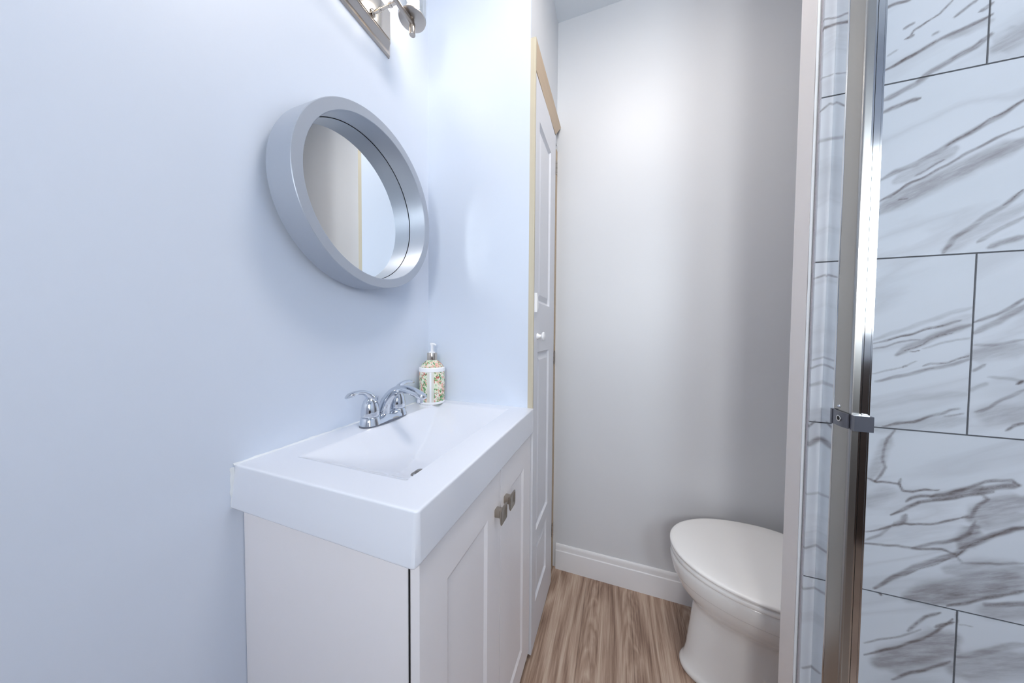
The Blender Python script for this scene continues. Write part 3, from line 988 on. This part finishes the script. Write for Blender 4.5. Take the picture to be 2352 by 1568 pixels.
# the child-lock hook at the door's near edge
bm = bmesh.new()
loft(bm, [[(x, y, z) for y, z in ((YW + 0.011, 1.262), (0.951, 1.246), (0.962, 1.226), (0.957, 1.212), (YW + 0.011, 1.198))] for x in (DX + 0.0002, DX + 0.009)])
bevel(bm, 0.003, 3)
tag(link('door_latch', bm, M['white_plastic'], door), 'white plastic latch')
for hzc in (1.843, 1.021, 0.244):
    bm = bmesh.new()
    lathe(bm, [(0.0028, -0.030), (0.0032, -0.030), (0.0032, 0.030), (0.0028, 0.030)], (DX + 0.0022, 1.2665, hzc), 12)
    bm_box(bm, (DX + 0.0008, 1.2665, hzc - 0.026), (DX + 0.0022, 1.288, hzc + 0.026))
    for q in (-0.02, 0.0, 0.02):
        lathe(bm, [(0.004, -0.002), (0.004, 0.002)], (DX + 0.0022, 1.2665, hzc + q), 12)
    tag(link('hinge', bm, M['nickel_pol'], door), 'small metal hinge')

# ================================================================== vanity cabinet
D, Y0, ZT, AP = 0.4138, 0.3300, 0.877, 0.0797
ZA = ZT - AP
van = thing('vanity_cabinet', 'white two-door vanity cabinet under the sink top', 'cabinet', (0.2, 0.63, 0))
CY0, CY1, CX = 0.3425, 0.9255, 0.3865
bm = bmesh.new()
e_ = 0.016
loft(bm, [[(x0, y0, z) for x0, y0 in ((0.0015 + i, CY0 + i), (CX - i, CY0 + i), (CX - i, CY1 - i), (0.0015 + i, CY1 - i))] for z, i in ((0.09, 0), (ZA - 0.002, 0), (ZA - 0.002, e_), (0.106, e_))])
link('carcass', bm, M['vanity'], van)
box('toe_kick', (0.0015, CY0 + 0.001, 0.0), (CX - 0.05, CY1 - 0.001, 0.09), M['vanity'], van)
box('gap_shade_strip', (CX + 0.0002, CY0 + 0.0012, 0.095), (CX + 0.0028, CY1 - 0.001, ZA - 0.006), M['dark'], van)  # near-black strip painting the shade in the gap behind the doors
#  feet of the two side panels, cut in a curve at the front
for ya, yb in ((CY0 - 0.0003, CY0 + 0.016), (CY1 - 0.016, CY1 + 0.0003)):
    bm = bmesh.new()
    arc = [(CX - 0.045 + 0.045 * math.sin(a), 0.09 - 0.0 - 0.085 * math.cos(a)) for a in np.linspace(0, PI / 2, 8)]
    loft(bm, [[(x, y, z) for x, z in [(CX - 0.06, 0.0), (CX - 0.046, 0.0)] + arc + [(CX - 0.06, 0.09)]] for y in (ya, yb)])
    link('foot', bm, M['vanity'], van, smooth=False)
vb = [(0.0100, 0.0044)]
DXV = CX + 0.0193


def vanity_door(ya, yb):
    st = 0.074
    d = panel_slab('door', CX + 0.0030, DXV, ya, yb, 0.045, ZA - 0.006, [(ya + st, yb - st, 0.178 - 0.055, 0.708, vb)], M['vanity'], van)
    bm_ = None
    return d


def cab_knob(parent, y, z):
    bm = bmesh.new()
    def sq(x, h, p=5.0, dish=0.0):
        ring = []
        for k in range(32):
            th = 2 * PI * k / 32
            c, s_ = math.cos(th), math.sin(th)
            e = 2.0 / p
            ring.append((x, y + math.copysign(abs(c) ** e, c) * h, z + math.copysign(abs(s_) ** e, s_) * h))
        return ring
    loft(bm, [sq(DXV - 0.0002, 0.0092, 7), sq(DXV + 0.001, 0.0096, 7), sq(DXV + 0.0115, 0.0092, 7), sq(DXV + 0.0135, 0.0100, 7), sq(DXV + 0.0155, 0.0130, 7), sq(DXV + 0.0178, 0.0176, 7), sq(DXV + 0.0200, 0.0198, 7), sq(DXV + 0.0212, 0.0200, 7), sq(DXV + 0.0218, 0.0190, 7), sq(DXV + 0.0200, 0.013, 6), sq(DXV + 0.0190, 0.006, 5)])
    tag(link('knob', bm, M['knob'], parent, ang=40), 'square pewter knob with a dished face')


d1 = vanity_door(CY0 + 0.002, 0.6575)
cab_knob(d1, 0.6305, 0.700)
d2 = vanity_door(0.6610, CY1 - 0.001)
cab_knob(d2, 0.6905, 0.700)

# ------------------------------------------------------------------ sink top with its ramped basin
top = thing('sink_top', 'glossy white one-piece sink top with a sloping rectangular basin', 'sink', (0.2, 0.63, ZA))
bx0, bx1, by0, by1 = 0.075, 0.340, 0.396, 0.888
dx_, dy_ = 0.218, 0.590                    # drain
DEPTH = 0.102


def lut(v, xs, ys):
    return float(np.interp(v, xs, ys))


def basin(x, y):
    """Depth below the top: a flat-bottomed V of two ramps, cut off by a steep back wall."""
    if not (bx0 < x < bx1 and by0 < y < by1):
        return 0.0
    back = lut(x - bx0, (0, 0.004, 0.039, 0.066, 0.079, 0.088, 0.10), (0, 0.0025, 0.036, 0.062, 0.080, 0.10, 0.14))
    front = lut(bx1 - x, (0, 0.003, 0.05, 0.06), (0, 0.004, 0.10, 0.14))
    far = lut(by1 - y, (0, 0.006, 0.25, 0.29, 0.5), (0, 0.0012, 0.094, DEPTH, DEPTH))
    near = lut(y - by0, (0, 0.004, 0.155, 0.19, 0.5), (0, 0.003, 0.094, DEPTH, DEPTH))
    k = 900.0
    m_ = -math.log(sum(math.exp(-k * v) for v in (back, front, far, near, DEPTH * 0.999))) / k
    return max(0.0, m_) if min(back, front, far, near) > 0.004 else min(back, front, far, near)


bm = bmesh.new()
nx, ny = 96, 150
gx = sorted(set(np.round(np.concatenate([np.linspace(0.0005, D - 0.003, nx), [bx0, bx1, D - 0.0062]]), 5)))
gy = sorted(set(np.round(np.concatenate([np.linspace(Y0 + 0.003, YW - 0.0005, ny), [by0, by1, Y0 + 0.0062]]), 5)))
g = [[bm.verts.new((x, y, ZT - basin(x, y))) for y in gy] for x in gx]
for i in range(len(gx) - 1):
    for j in range(len(gy) - 1):
        bm.faces.new((g[i][j], g[i + 1][j], g[i + 1][j + 1], g[i][j + 1]))
# rounded edge and slightly flared apron on the near and front sides
def rim(off, z, fl):
    xa, xb, ya, yb = 0.0005, D - 0.003 + off, Y0 + 0.003 - off - fl, YW - 0.0005
    pts = [(x if x < D - 0.004 else xb, ya) for x in gx[:-1]] + [(xb - 0.0011 - 0.3 * off, ya + 0.0011 + 0.3 * off)] + [(xb, y) for y in gy[1:]]
    return pts, z
border = [g[i][0] for i in range(len(gx))] + [g[-1][j] for j in range(1, len(gy))]
prev = border
rings_ = []
for off, z, fl in ((0.0012, ZT - 0.0003, 0), (0.0022, ZT - 0.0010, 0), (0.0028, ZT - 0.0020, 0), (0.0030, ZT - 0.0032, 0), (0.0030, ZT - 0.0042, 0.0001), (0.0034, ZT - 0.04, 0.003), (0.0036, ZA + 0.0042, 0.006), (0.0036, ZA + 0.002, 0.006), (0.0026, ZA + 0.0004, 0.006), (0.0008, ZA, 0.006), (-0.0140, ZA, 0.006)):
    pts, zz = rim(off, z, fl)
    cur = [bm.verts.new((x, y, zz)) for x, y in pts]
    for k in range(len(cur) - 1):
        bm.faces.new((prev[k], cur[k], cur[k + 1], prev[k + 1]))
    prev = cur
    rings_.append(cur)
# underside: up inside the apron, then following the basin
lowr = [[bm.verts.new((min(max(x, 0.001), D - 0.017), min(max(y, Y0 + 0.017), YW - 0.001), ZT - 0.012 - basin(x, y))) for y in gy[::6] + [gy[-1]]] for x in gx[::6] + [gx[-1]]]
lx, ly = len(lowr), len(lowr[0])
for i in range(lx - 1):
    for j in range(ly - 1):
        bm.faces.new((lowr[i][j], lowr[i][j + 1], lowr[i + 1][j + 1], lowr[i + 1][j]))


def stitch(A, B):
    """Triangles between two vertex chains, paired by arc length."""
    def par(P_):
        s_ = [0.0]
        for p, q in zip(P_, P_[1:]):
            s_.append(s_[-1] + (q.co - p.co).length)
        return [v / s_[-1] for v in s_]
    ta, tb = par(A), par(B)
    i, j = 0, 0
    while i < len(A) - 1 or j < len(B) - 1:
        if j == len(B) - 1 or (i < len(A) - 1 and ta[i + 1] <= tb[j + 1]):
            bm.faces.new((A[i], A[i + 1], B[j]))
            i += 1
        else:
            bm.faces.new((A[i], B[j + 1], B[j]))
            j += 1


stitch(prev, [lowr[i][0] for i in range(lx)] + [lowr[-1][j] for j in range(1, ly)])
stitch([r[0] for r in rings_[::-1]] + [g[0][j] for j in range(len(gy))] + [g[i][-1] for i in range(1, len(gx))] + [r[-1] for r in rings_],
       [lowr[0][j] for j in range(ly)] + [lowr[i][-1] for i in range(1, lx)])
link('basin_slab', bm, M['sinktop'], top, ang=50)
bm = bmesh.new()
zd = ZT - DEPTH
lathe(bm, [(0.0225, 0.0006), (0.0215, 0.0026), (0.017, 0.0030), (0.0155, 0.0015), (0.015, -0.006)], (dx_, dy_, zd), 36, cap=False)
dr = tag(link('drain_ring', bm, M['drain'], top), 'metal drain ring')
bm = bmesh.new()
lathe(bm, [(0.0150, -0.005), (0.0150, 0.0012)], (dx_, dy_, zd), 32)
link('drain_hole', bm, M['dark'], dr)
bm = bmesh.new()
lathe(bm, [(0.004, 0.0), (0.004, 0.006), (0.0125, 0.0075), (0.0130, 0.009), (0.010, 0.0112), (0.001, 0.0118)], (dx_, dy_, zd), 32)
tag(link('drain_stopper', bm, M['drain'], dr), 'metal pop-up stopper')
# bead of caulk along both walls
bm = bmesh.new()
random.seed(5)
rows = []
for y in np.arange(Y0 - 0.002, YW - 0.001, 0.006):
    t = 0.0028 + 0.0016 * mnoise.noise((y * 45, 0, 0)) + 0.0008 * mnoise.noise((y * 150, 3, 0))
    t = max(t, 0.0012)
    rows.append([(0.0002, y, ZT - 0.0002), (t, y, ZT - 0.0002), (t * 0.55, y, ZT + t * 0.45), (0.0002, y, ZT + t * 1.1)])
loft(bm, rows)
rows = []
for z in np.arange(ZA, ZT, 0.004):
    t = 0.0022 + 0.0012 * mnoise.noise((z * 90, 5, 0))
    rows.append([(0.0002, Y0 - 0.004, z), (0.0002, Y0 - 0.004 - t * 1.4, z), (t * 0.4, Y0 - 0.004 - t * 0.6, z), (t, Y0 - 0.001, z)])
loft(bm, rows)
tag(link('caulk_bead', bm, M['caulk'], top), 'ragged white caulk bead along the wall')

# ------------------------------------------------------------------ faucet
fx, fy = 0.052, 0.650
fau = thing('faucet', 'polished chrome two-handle centerset faucet at the back of the sink', 'faucet', (fx, fy, ZT))
def stadium(a, b, z, n=48, p=2.6):
    out = []
    for k in range(n):
        th = 2 * PI * k / n
        c, s_ = math.cos(th), math.sin(th)
        out.append((fx + math.copysign(abs(c) ** (2 / p), c) * b, fy + math.copysign(abs(s_) ** (2 / p), s_) * a, z))
    return out
bm = bmesh.new()
loft(bm, [stadium(0.0795, 0.0285, ZT + 0.0003), stadium(0.0800, 0.0290, ZT + 0.0030), stadium(0.0790, 0.0280, ZT + 0.0045)])
link('base_gasket', bm, M['bracket'], fau)
bm = bmesh.new()
for s_ in (-1, 1):                                    # flared socket under each handle
    lathe(bm, [(0.0278, 0.004), (0.0272, 0.007), (0.0252, 0.014), (0.0235, 0.0235), (0.0225, 0.0245)], (fx, fy + s_ * 0.0508, ZT), 40)
# saddle between the sockets
rows = []
for t in np.linspace(-1, 1, 25):
    y = fy + t * 0.050
    h = 0.011 + 0.013 * abs(t) ** 2.5 + 0.010 * math.exp(-(t / 0.42) ** 2)
    wd = 0.0245 - 0.003 * math.exp(-(t / 0.5) ** 2) + 0.002
    rows.append([(fx + wd * math.cos(a), y, ZT + 0.004 + h * math.sin(a)) for a in np.linspace(0, PI, 15)])
loft(bm, rows)
link('base', bm, M['chrome'], fau, ang=50)
# spout: rises from the saddle and arches out over the basin
path = spline([(fx - 0.006, fy, ZT + 0.006), (fx - 0.001, fy, ZT + 0.034), (fx + 0.012, fy, ZT + 0.062), (fx + 0.038, fy, ZT + 0.0855), (fx + 0.070, fy, ZT + 0.0935), (fx + 0.103, fy, ZT + 0.0880), (fx + 0.130, fy, ZT + 0.0775), (fx + 0.137, fy, ZT + 0.0735)], 40)
sec = spline([(0.0215, 0.0205, 2), (0.0165, 0.0170, 2), (0.0135, 0.0150, 2.1), (0.0128, 0.0128, 2.3), (0.0138, 0.0110, 2.5), (0.0148, 0.0098, 2.6), (0.0128, 0.0082, 2.5), (0.0070, 0.0040, 2.3)], 40)
bm = bmesh.new()
sweep(bm, path, sec, Vector((0, 1, 0)), 28)
link('spout', bm, M['chrome'], fau, ang=50)
bm = bmesh.new()
lathe(bm, [(0.0092, 0.006), (0.0094, -0.009), (0.0088, -0.0105), (0.0070, -0.0105), (0.0065, -0.005)], (fx + 0.121, fy, ZT + 0.0715), 28)
link('aerator', bm, M['chrome'], fau)
for s_ in (-1, 1):
    hy = fy + s_ * 0.0508
    bm = bmesh.new()
    lathe(bm, [(0.0222, 0.0252), (0.0232, 0.0262), (0.0234, 0.030), (0.0228, 0.042), (0.0205, 0.056), (0.0165, 0.067), (0.0105, 0.0745), (0.003, 0.0775)], (fx, hy, ZT), 40)
    lp = spline([(fx, hy - s_ * 0.008, ZT + 0.056), (fx, hy - s_ * 0.001, ZT + 0.076), (fx, hy + s_ * 0.018, ZT + 0.091), (fx, hy + s_ * 0.042, ZT + 0.0955), (fx, hy + s_ * 0.062, ZT + 0.093), (fx, hy + s_ * 0.074, ZT + 0.0885)], 26)
    ls = spline([(0.0125, 0.0120, 2), (0.0125, 0.0105, 2), (0.0085, 0.0068, 2), (0.0085, 0.0056, 2.2), (0.0098, 0.0056, 2.2), (0.0045, 0.0028, 2)], 26)
    sweep(bm, lp, ls, Vector((1, 0, 0)), 20)
    link('handle', bm, M['chrome'], fau, ang=60)
bm = bmesh.new()
lathe(bm, [(0.0025, 0.010), (0.0025, 0.052), (0.0048, 0.055), (0.0056, 0.062), (0.0056, 0.066), (0.001, 0.068)], (fx - 0.030, fy, ZT), 20)
lathe(bm, [(0.006, 0.0006), (0.006, 0.004), (0.003, 0.012)], (fx - 0.030, fy, ZT), 20)
link('lift_rod', bm, M['chrome'], fau)

# ------------------------------------------------------------------ soap dispenser in the corner
sx_, sy_, sr_ = 0.0505, 0.8785, 0.0440
soap = thing('soap_dispenser', 'floral paper-covered soap pump bottle in the corner of the sink top', 'soap dispenser', (sx_, sy_, ZT))
bm = bmesh.new()
lathe(bm, [(sr_ - 0.003, 0.0005), (sr_, 0.003), (sr_, 0.006), (sr_, 0.118), (sr_ - 0.001, 0.124), (0.034, 0.138), (0.0225, 0.149), (0.017, 0.1525)], (sx_, sy_, ZT), 56)
body = link('bottle', bm, M['floral'], soap)
bm = bmesh.new()
lathe(bm, [(sr_ - 0.002, 0.0003), (sr_ + 0.0006, 0.002), (sr_ + 0.0006, 0.009), (sr_, 0.0095)], (sx_, sy_, ZT), 56, cap=False)
tag(link('base_band', bm, M['white_plastic'], soap), 'white band at the foot')
bm = bmesh.new()
lathe(bm, [(sr_, 0.113), (sr_ + 0.0010, 0.114), (sr_ + 0.0010, 0.125), (sr_ - 0.0028, 0.1285)], (sx_, sy_, ZT), 56, cap=False)
tag(link('shoulder_band', bm, M['white_plastic'], soap), 'white band at the shoulder')
# pale stripe down the front
bm = bmesh.new()
a0 = math.atan2(CAM.y - sy_, CAM.x - sx_) - 0.12
loft(bm, [[(sx_ + (sr_ + 0.0004) * math.cos(a0 + da), sy_ + (sr_ + 0.0004) * math.sin(a0 + da), ZT + z) for da in np.linspace(-0.26, 0.26, 13)] for z in (0.0095, 0.113)], cap=False, closed=False)
st_ = tag(link('paper_stripe', bm, M['stripe'], soap), 'plain greenish-grey stripe')
bm = bmesh.new()
loft(bm, [[(sx_ + (sr_ + 0.0008) * math.cos(a0 + da), sy_ + (sr_ + 0.0008) * math.sin(a0 + da), ZT + z) for da in np.linspace(-0.07, 0.07, 5)] for z in (0.0095, 0.113)], cap=False, closed=False)
tag(link('pale_line', bm, M['white_plastic'], st_), 'white line along the stripe')
bm = bmesh.new()
lathe(bm, [(0.0168, 0.1515), (0.0172, 0.155), (0.0172, 0.176), (0.0165, 0.178)], (sx_, sy_, ZT), 32)
tag(link('collar', bm, M['nickel_pol'], soap, ang=30), 'shiny metal collar')
bm = bmesh.new()
lathe(bm, [(0.0110, 0.178), (0.0110, 0.181), (0.0050, 0.183), (0.0046, 0.203), (0.0062, 0.206), (0.0062, 0.211), (0.004, 0.213)], (sx_, sy_, ZT), 28)
pth = spline([(sx_ - 0.004, sy_, ZT + 0.2095), (sx_ + 0.006, sy_ - 0.002, ZT + 0.2100), (sx_ + 0.014, sy_ - 0.004, ZT + 0.2085), (sx_ + 0.019, sy_ - 0.005, ZT + 0.2050)], 12)
sweep(bm, pth, [(0.0052 - 0.00015 * i, 0.0036 - 0.0001 * i, 2.2) for i in range(12)], Vector((0, 1, 0)), 16)
tag(link('pump', bm, M['white_plastic'], soap, ang=50), 'white pump head')

# ------------------------------------------------------------------ round mirror
mc = (0.0, 0.5919, 1.457)
mir = thing('round_mirror', 'round wall mirror in a deep silver-grey ring frame', 'mirror', (0, mc[1], mc[2]))
RO, RI, MF, MB_, MG = 0.2140, 0.1901, 0.0924, 0.021, 0.0335
bm = bmesh.new()
lathe(bm, [(RI + 0.003, MB_), (RO - 0.001, MB_), (RO, MB_ + 0.001), (RO, MF - 0.0012), (RO - 0.0012, MF), (RI + 0.0012, MF), (RI, MF - 0.0012), (RI, MG + 0.0016)], mc, 160, 'x', cap=False)
link('frame', bm, M['mirror_frame'], mir, ang=40)
bm = bmesh.new()
lathe(bm, [(RI - 0.0012, MG - 0.003), (RI - 0.0012, MG)], mc, 128, 'x')
link('mirror_glass', bm, M['mirror'], mir, smooth=False)
bm = bmesh.new()
lathe(bm, [(RI + 0.004, 0.0), (RI + 0.004, MG - 0.0035)], mc, 96, 'x')
link('backing_board', bm, M['dark'], mir, smooth=False)

# ------------------------------------------------------------------ vanity light bar
lamp = thing('vanity_light', 'brushed nickel light bar on the wall above the round mirror', 'wall light', (0, 0.45, 2.02))
LY0, LY1, LZ0, LZ1 = 0.15, 0.7285, 1.9615, 2.0895
bm = bmesh.new()
def plate_ring(ins, x):
    return [(x, LY0 + ins, LZ0 + ins), (x, LY1 - ins, LZ0 + ins), (x, LY1 - ins, LZ1 - ins), (x, LY0 + ins, LZ1 - ins)]
loft(bm, [plate_ring(0, 0.0), plate_ring(0, 0.004), plate_ring(0.003, 0.0085), plate_ring(0.009, 0.0095), plate_ring(0.011, 0.0105), plate_ring(0.0195, 0.0255), plate_ring(0.0215, 0.027)])
link('backplate', bm, M['nickel'], lamp, smooth=False)
bm = bmesh.new()
bm_box(bm, (0.0268, LY0 + 0.025, LZ0 + 0.025), (0.0292, LY1 - 0.025, LZ1 - 0.025))
bevel(bm, 0.001, 1)
link('face_panel', bm, M['nickel_pol'], lamp)
BX, BZ = 0.110, 1.999
bm = bmesh.new()
lathe(bm, [(0.0058, 0.19), (0.0058, 0.6975)], (BX, 0, BZ), 24, 'y')
link('cross_bar', bm, M['nickel'], lamp)
for ay in (0.640, 0.30):
    bm = bmesh.new()
    lathe(bm, [(0.009, 0.029), (0.009, 0.033), (0.0042, 0.036), (0.0042, 0.052), (0.0058, 0.054), (0.0058, 0.058), (0.0042, 0.060), (0.0042, 0.084), (0.0060, 0.086), (0.0060, 0.0925), (0.0045, 0.094), (0.0045, BX)], (0, ay, BZ - 0.001), 20, 'x')
    link('arm', bm, M['nickel_pol'], lamp)
for ay in (0.585, 0.38):
    bm = bmesh.new()
    lathe(bm, [(0.0085, 0.029), (0.0085, 0.032), (0.006, 0.0335), (0.006, 0.041), (0.0075, 0.043), (0.007, 0.048), (0.002, 0.051)], (0, ay, BZ + 0.002), 20, 'x')
    link('thumb_nut', bm, M['nickel_pol'], lamp)
for ly in (0.702, 0.44, 0.19):
    cx_ = BX
    bm = bmesh.new()
    lathe(bm, [(0.0078, 1.9705), (0.0085, 1.9715), (0.0085, 2.000), (0.0062, 2.006), (0.0060, 2.0105)], (cx_, ly, 0), 28)
    f_ = link('finial', bm, M['nickel'], lamp)
    bm = bmesh.new()
    lathe(bm, [(0.004, 2.0105), (0.0345, 2.0112), (0.0362, 2.0122), (0.0362, 2.0150), (0.0345, 2.0158), (0.016, 2.0160), (0.016, 2.045), (0.013, 2.047)], (cx_, ly, 0), 48)
    d_ = link('cup', bm, M['nickel'], lamp)
    bm = bmesh.new()
    lathe(bm, [(0.0375, 2.0165), (0.0378, 2.02), (0.0378, 2.150), (0.0364, 2.150), (0.0364, 2.0165)], (cx_, ly, 0), 56, cap=False)
    link('glass_shade', bm, M['glass'], lamp)
    bm = bmesh.new()
    lathe(bm, [(0.008, 2.047), (0.010, 2.055), (0.019, 2.078), (0.0205, 2.09), (0.018, 2.103), (0.010, 2.1105), (0.002, 2.113)], (cx_, ly, 0), 28)
    link('bulb', bm, M['bulb'], lamp)

# ------------------------------------------------------------------ ceiling light, unseen, added to brighten the room
cl = thing('added_ceiling_light', 'added wide round flush ceiling light, unseen, brightening the vanity and the toilet', 'ceiling light', (0.80, 0.56, ZC))
bm = bmesh.new()
lathe(bm, [(0.233, ZC - 0.0005), (0.236, ZC - 0.010), (0.233, ZC - 0.026), (0.218, ZC - 0.028), (0.216, ZC - 0.0005)], (0.80, 0.56, 0), 72, cap=False)
link('rim', bm, M['nickel'], cl)
bm = bmesh.new()
lathe(bm, [(0.215, ZC - 0.012), (0.212, ZC - 0.030), (0.180, ZC - 0.040), (0.14, ZC - 0.046), (0.002, ZC - 0.049)], (0.80, 0.56, 0), 72)
link('diffuser', bm, M['added_ceil_lamp'], cl)

# ================================================================== toilet
TY = 1.112
toi = thing('toilet', 'white elongated toilet with its lid down, in the alcove beyond the partition', 'toilet', (1.15, TY, 0))


def egg(xf, xb, hw, z, n=72, blend=0.56):
    """Outline pointing towards -X: rounded nose at xf, squarer end at xb, half width hw."""
    xm = xf + (xb - xf) * blend
    pts = []
    for k in range(n):
        th = 2 * PI * k / n
        c, s_ = math.cos(th), math.sin(th)
        if c < 0:
            pts.append((xm + (xm - xf) * c, TY + hw * math.copysign(abs(s_) ** 0.96, s_), z))
        else:
            pts.append((xm + (xb - xm) * abs(c) ** 0.75, TY + hw * math.copysign(abs(s_) ** 0.80, s_), z))
    return pts


XF, XB = 0.857, 1.318
bm = bmesh.new()
loft(bm, [egg(XF + 0.30, XB - 0.10, 0.012, 0.4255), egg(XF + 0.06, XB - 0.02, 0.142, 0.4248), egg(XF + 0.012, XB - 0.006, 0.184, 0.4232), egg(XF + 0.003, XB, 0.1925, 0.4212), egg(XF, XB, 0.195, 0.4185), egg(XF, XB, 0.195, 0.4130), egg(XF + 0.0015, XB, 0.1935, 0.4115), egg(XF + 0.02, XB - 0.01, 0.175, 0.4105)][::-1])
link('lid', bm, M['seat'], toi, ang=50)
bm = bmesh.new()
loft(bm, [egg(XF + 0.02, XB, 0.175, 0.3900), egg(XF + 0.004, XB, 0.1905, 0.3915), egg(XF + 0.0022, XB, 0.1923, 0.3935), egg(XF + 0.0022, XB, 0.1923, 0.4035), egg(XF + 0.004, XB, 0.1905, 0.4055), egg(XF + 0.03, XB - 0.03, 0.165, 0.4072)])
link('seat_ring', bm, M['seat'], toi, ang=50)
# bowl: rim band, belly, pedestal, foot
bm = bmesh.new()
loft(bm, [egg(0.898, 1.47, 0.112, 0.0), egg(0.893, 1.47, 0.117, 0.004), egg(0.8925, 1.47, 0.1175, 0.014), egg(0.897, 1.47, 0.113, 0.022), egg(0.905, 1.46, 0.108, 0.032), egg(0.912, 1.45, 0.105, 0.07), egg(0.920, 1.44, 0.104, 0.14), egg(0.926, 1.43, 0.107, 0.19), egg(0.930, 1.42, 0.112, 0.222), egg(0.928, 1.41, 0.119, 0.238), egg(0.918, 1.41, 0.130, 0.252), egg(0.900, 1.41, 0.148, 0.272), egg(0.884, 1.41, 0.163, 0.295), egg(0.876, 1.41, 0.171, 0.318), egg(0.8725, 1.41, 0.1755, 0.3305), egg(0.8722, 1.41, 0.1758, 0.3316), egg(0.8665, 1.41, 0.1815, 0.3325), egg(0.8655, 1.41, 0.1828, 0.3350), egg(0.862, 1.41, 0.186, 0.352), egg(0.859, 1.41, 0.1895, 0.370), egg(0.8592, 1.41, 0.1893, 0.380), egg(0.8625, 1.41, 0.186, 0.3855), egg(0.88, 1.40, 0.17, 0.3885)])
link('bowl', bm, M['porcelain'], toi, ang=60)
bm = bmesh.new()
loft(bm, [egg(0.8692, 1.411, 0.1785, 0.3312), egg(0.8676, 1.411, 0.1802, 0.3316), egg(0.8676, 1.411, 0.1802, 0.3328), egg(0.8692, 1.411, 0.1785, 0.3332)])
for s_ in (-1, 1):
    bm2 = bmesh.new()
    bm_box(bm2, (1.305, TY + s_ * 0.075 - 0.02, 0.3885), (1.345, TY + s_ * 0.075 + 0.02, 0.4225))
    bevel(bm2, 0.005, 2)
    link('hinge_cap', bm2, M['seat'], toi)
bm.free()
bm = bmesh.new()
def rr(x0, x1, y0, y1, z, r=0.03):
    pts = []
    for cx_, cy_, a in ((x1 - r, y1 - r, 0), (x0 + r, y1 - r, PI / 2), (x0 + r, y0 + r, PI), (x1 - r, y0 + r, 1.5 * PI)):
        for k in range(7):
            t = a + k / 6 * PI / 2
            pts.append((cx_ + r * math.cos(t), cy_ + r * math.sin(t), z))
    return pts
loft(bm, [rr(1.365, 1.53, TY - 0.175, TY + 0.175, 0.385), rr(1.352, 1.545, TY - 0.205, TY + 0.205, 0.41), rr(1.347, 1.548, TY - 0.215, TY + 0.215, 0.70)])
link('tank', bm, M['porcelain'], toi, ang=40)
bm = bmesh.new()
loft(bm, [rr(1.340, 1.552, TY - 0.222, TY + 0.222, 0.701), rr(1.336, 1.554, TY - 0.226, TY + 0.226, 0.708), rr(1.336, 1.554, TY - 0.226, TY + 0.226, 0.728), rr(1.345, 1.548, TY - 0.218, TY + 0.218, 0.737)])
link('tank_lid', bm, M['porcelain'], toi, ang=40)
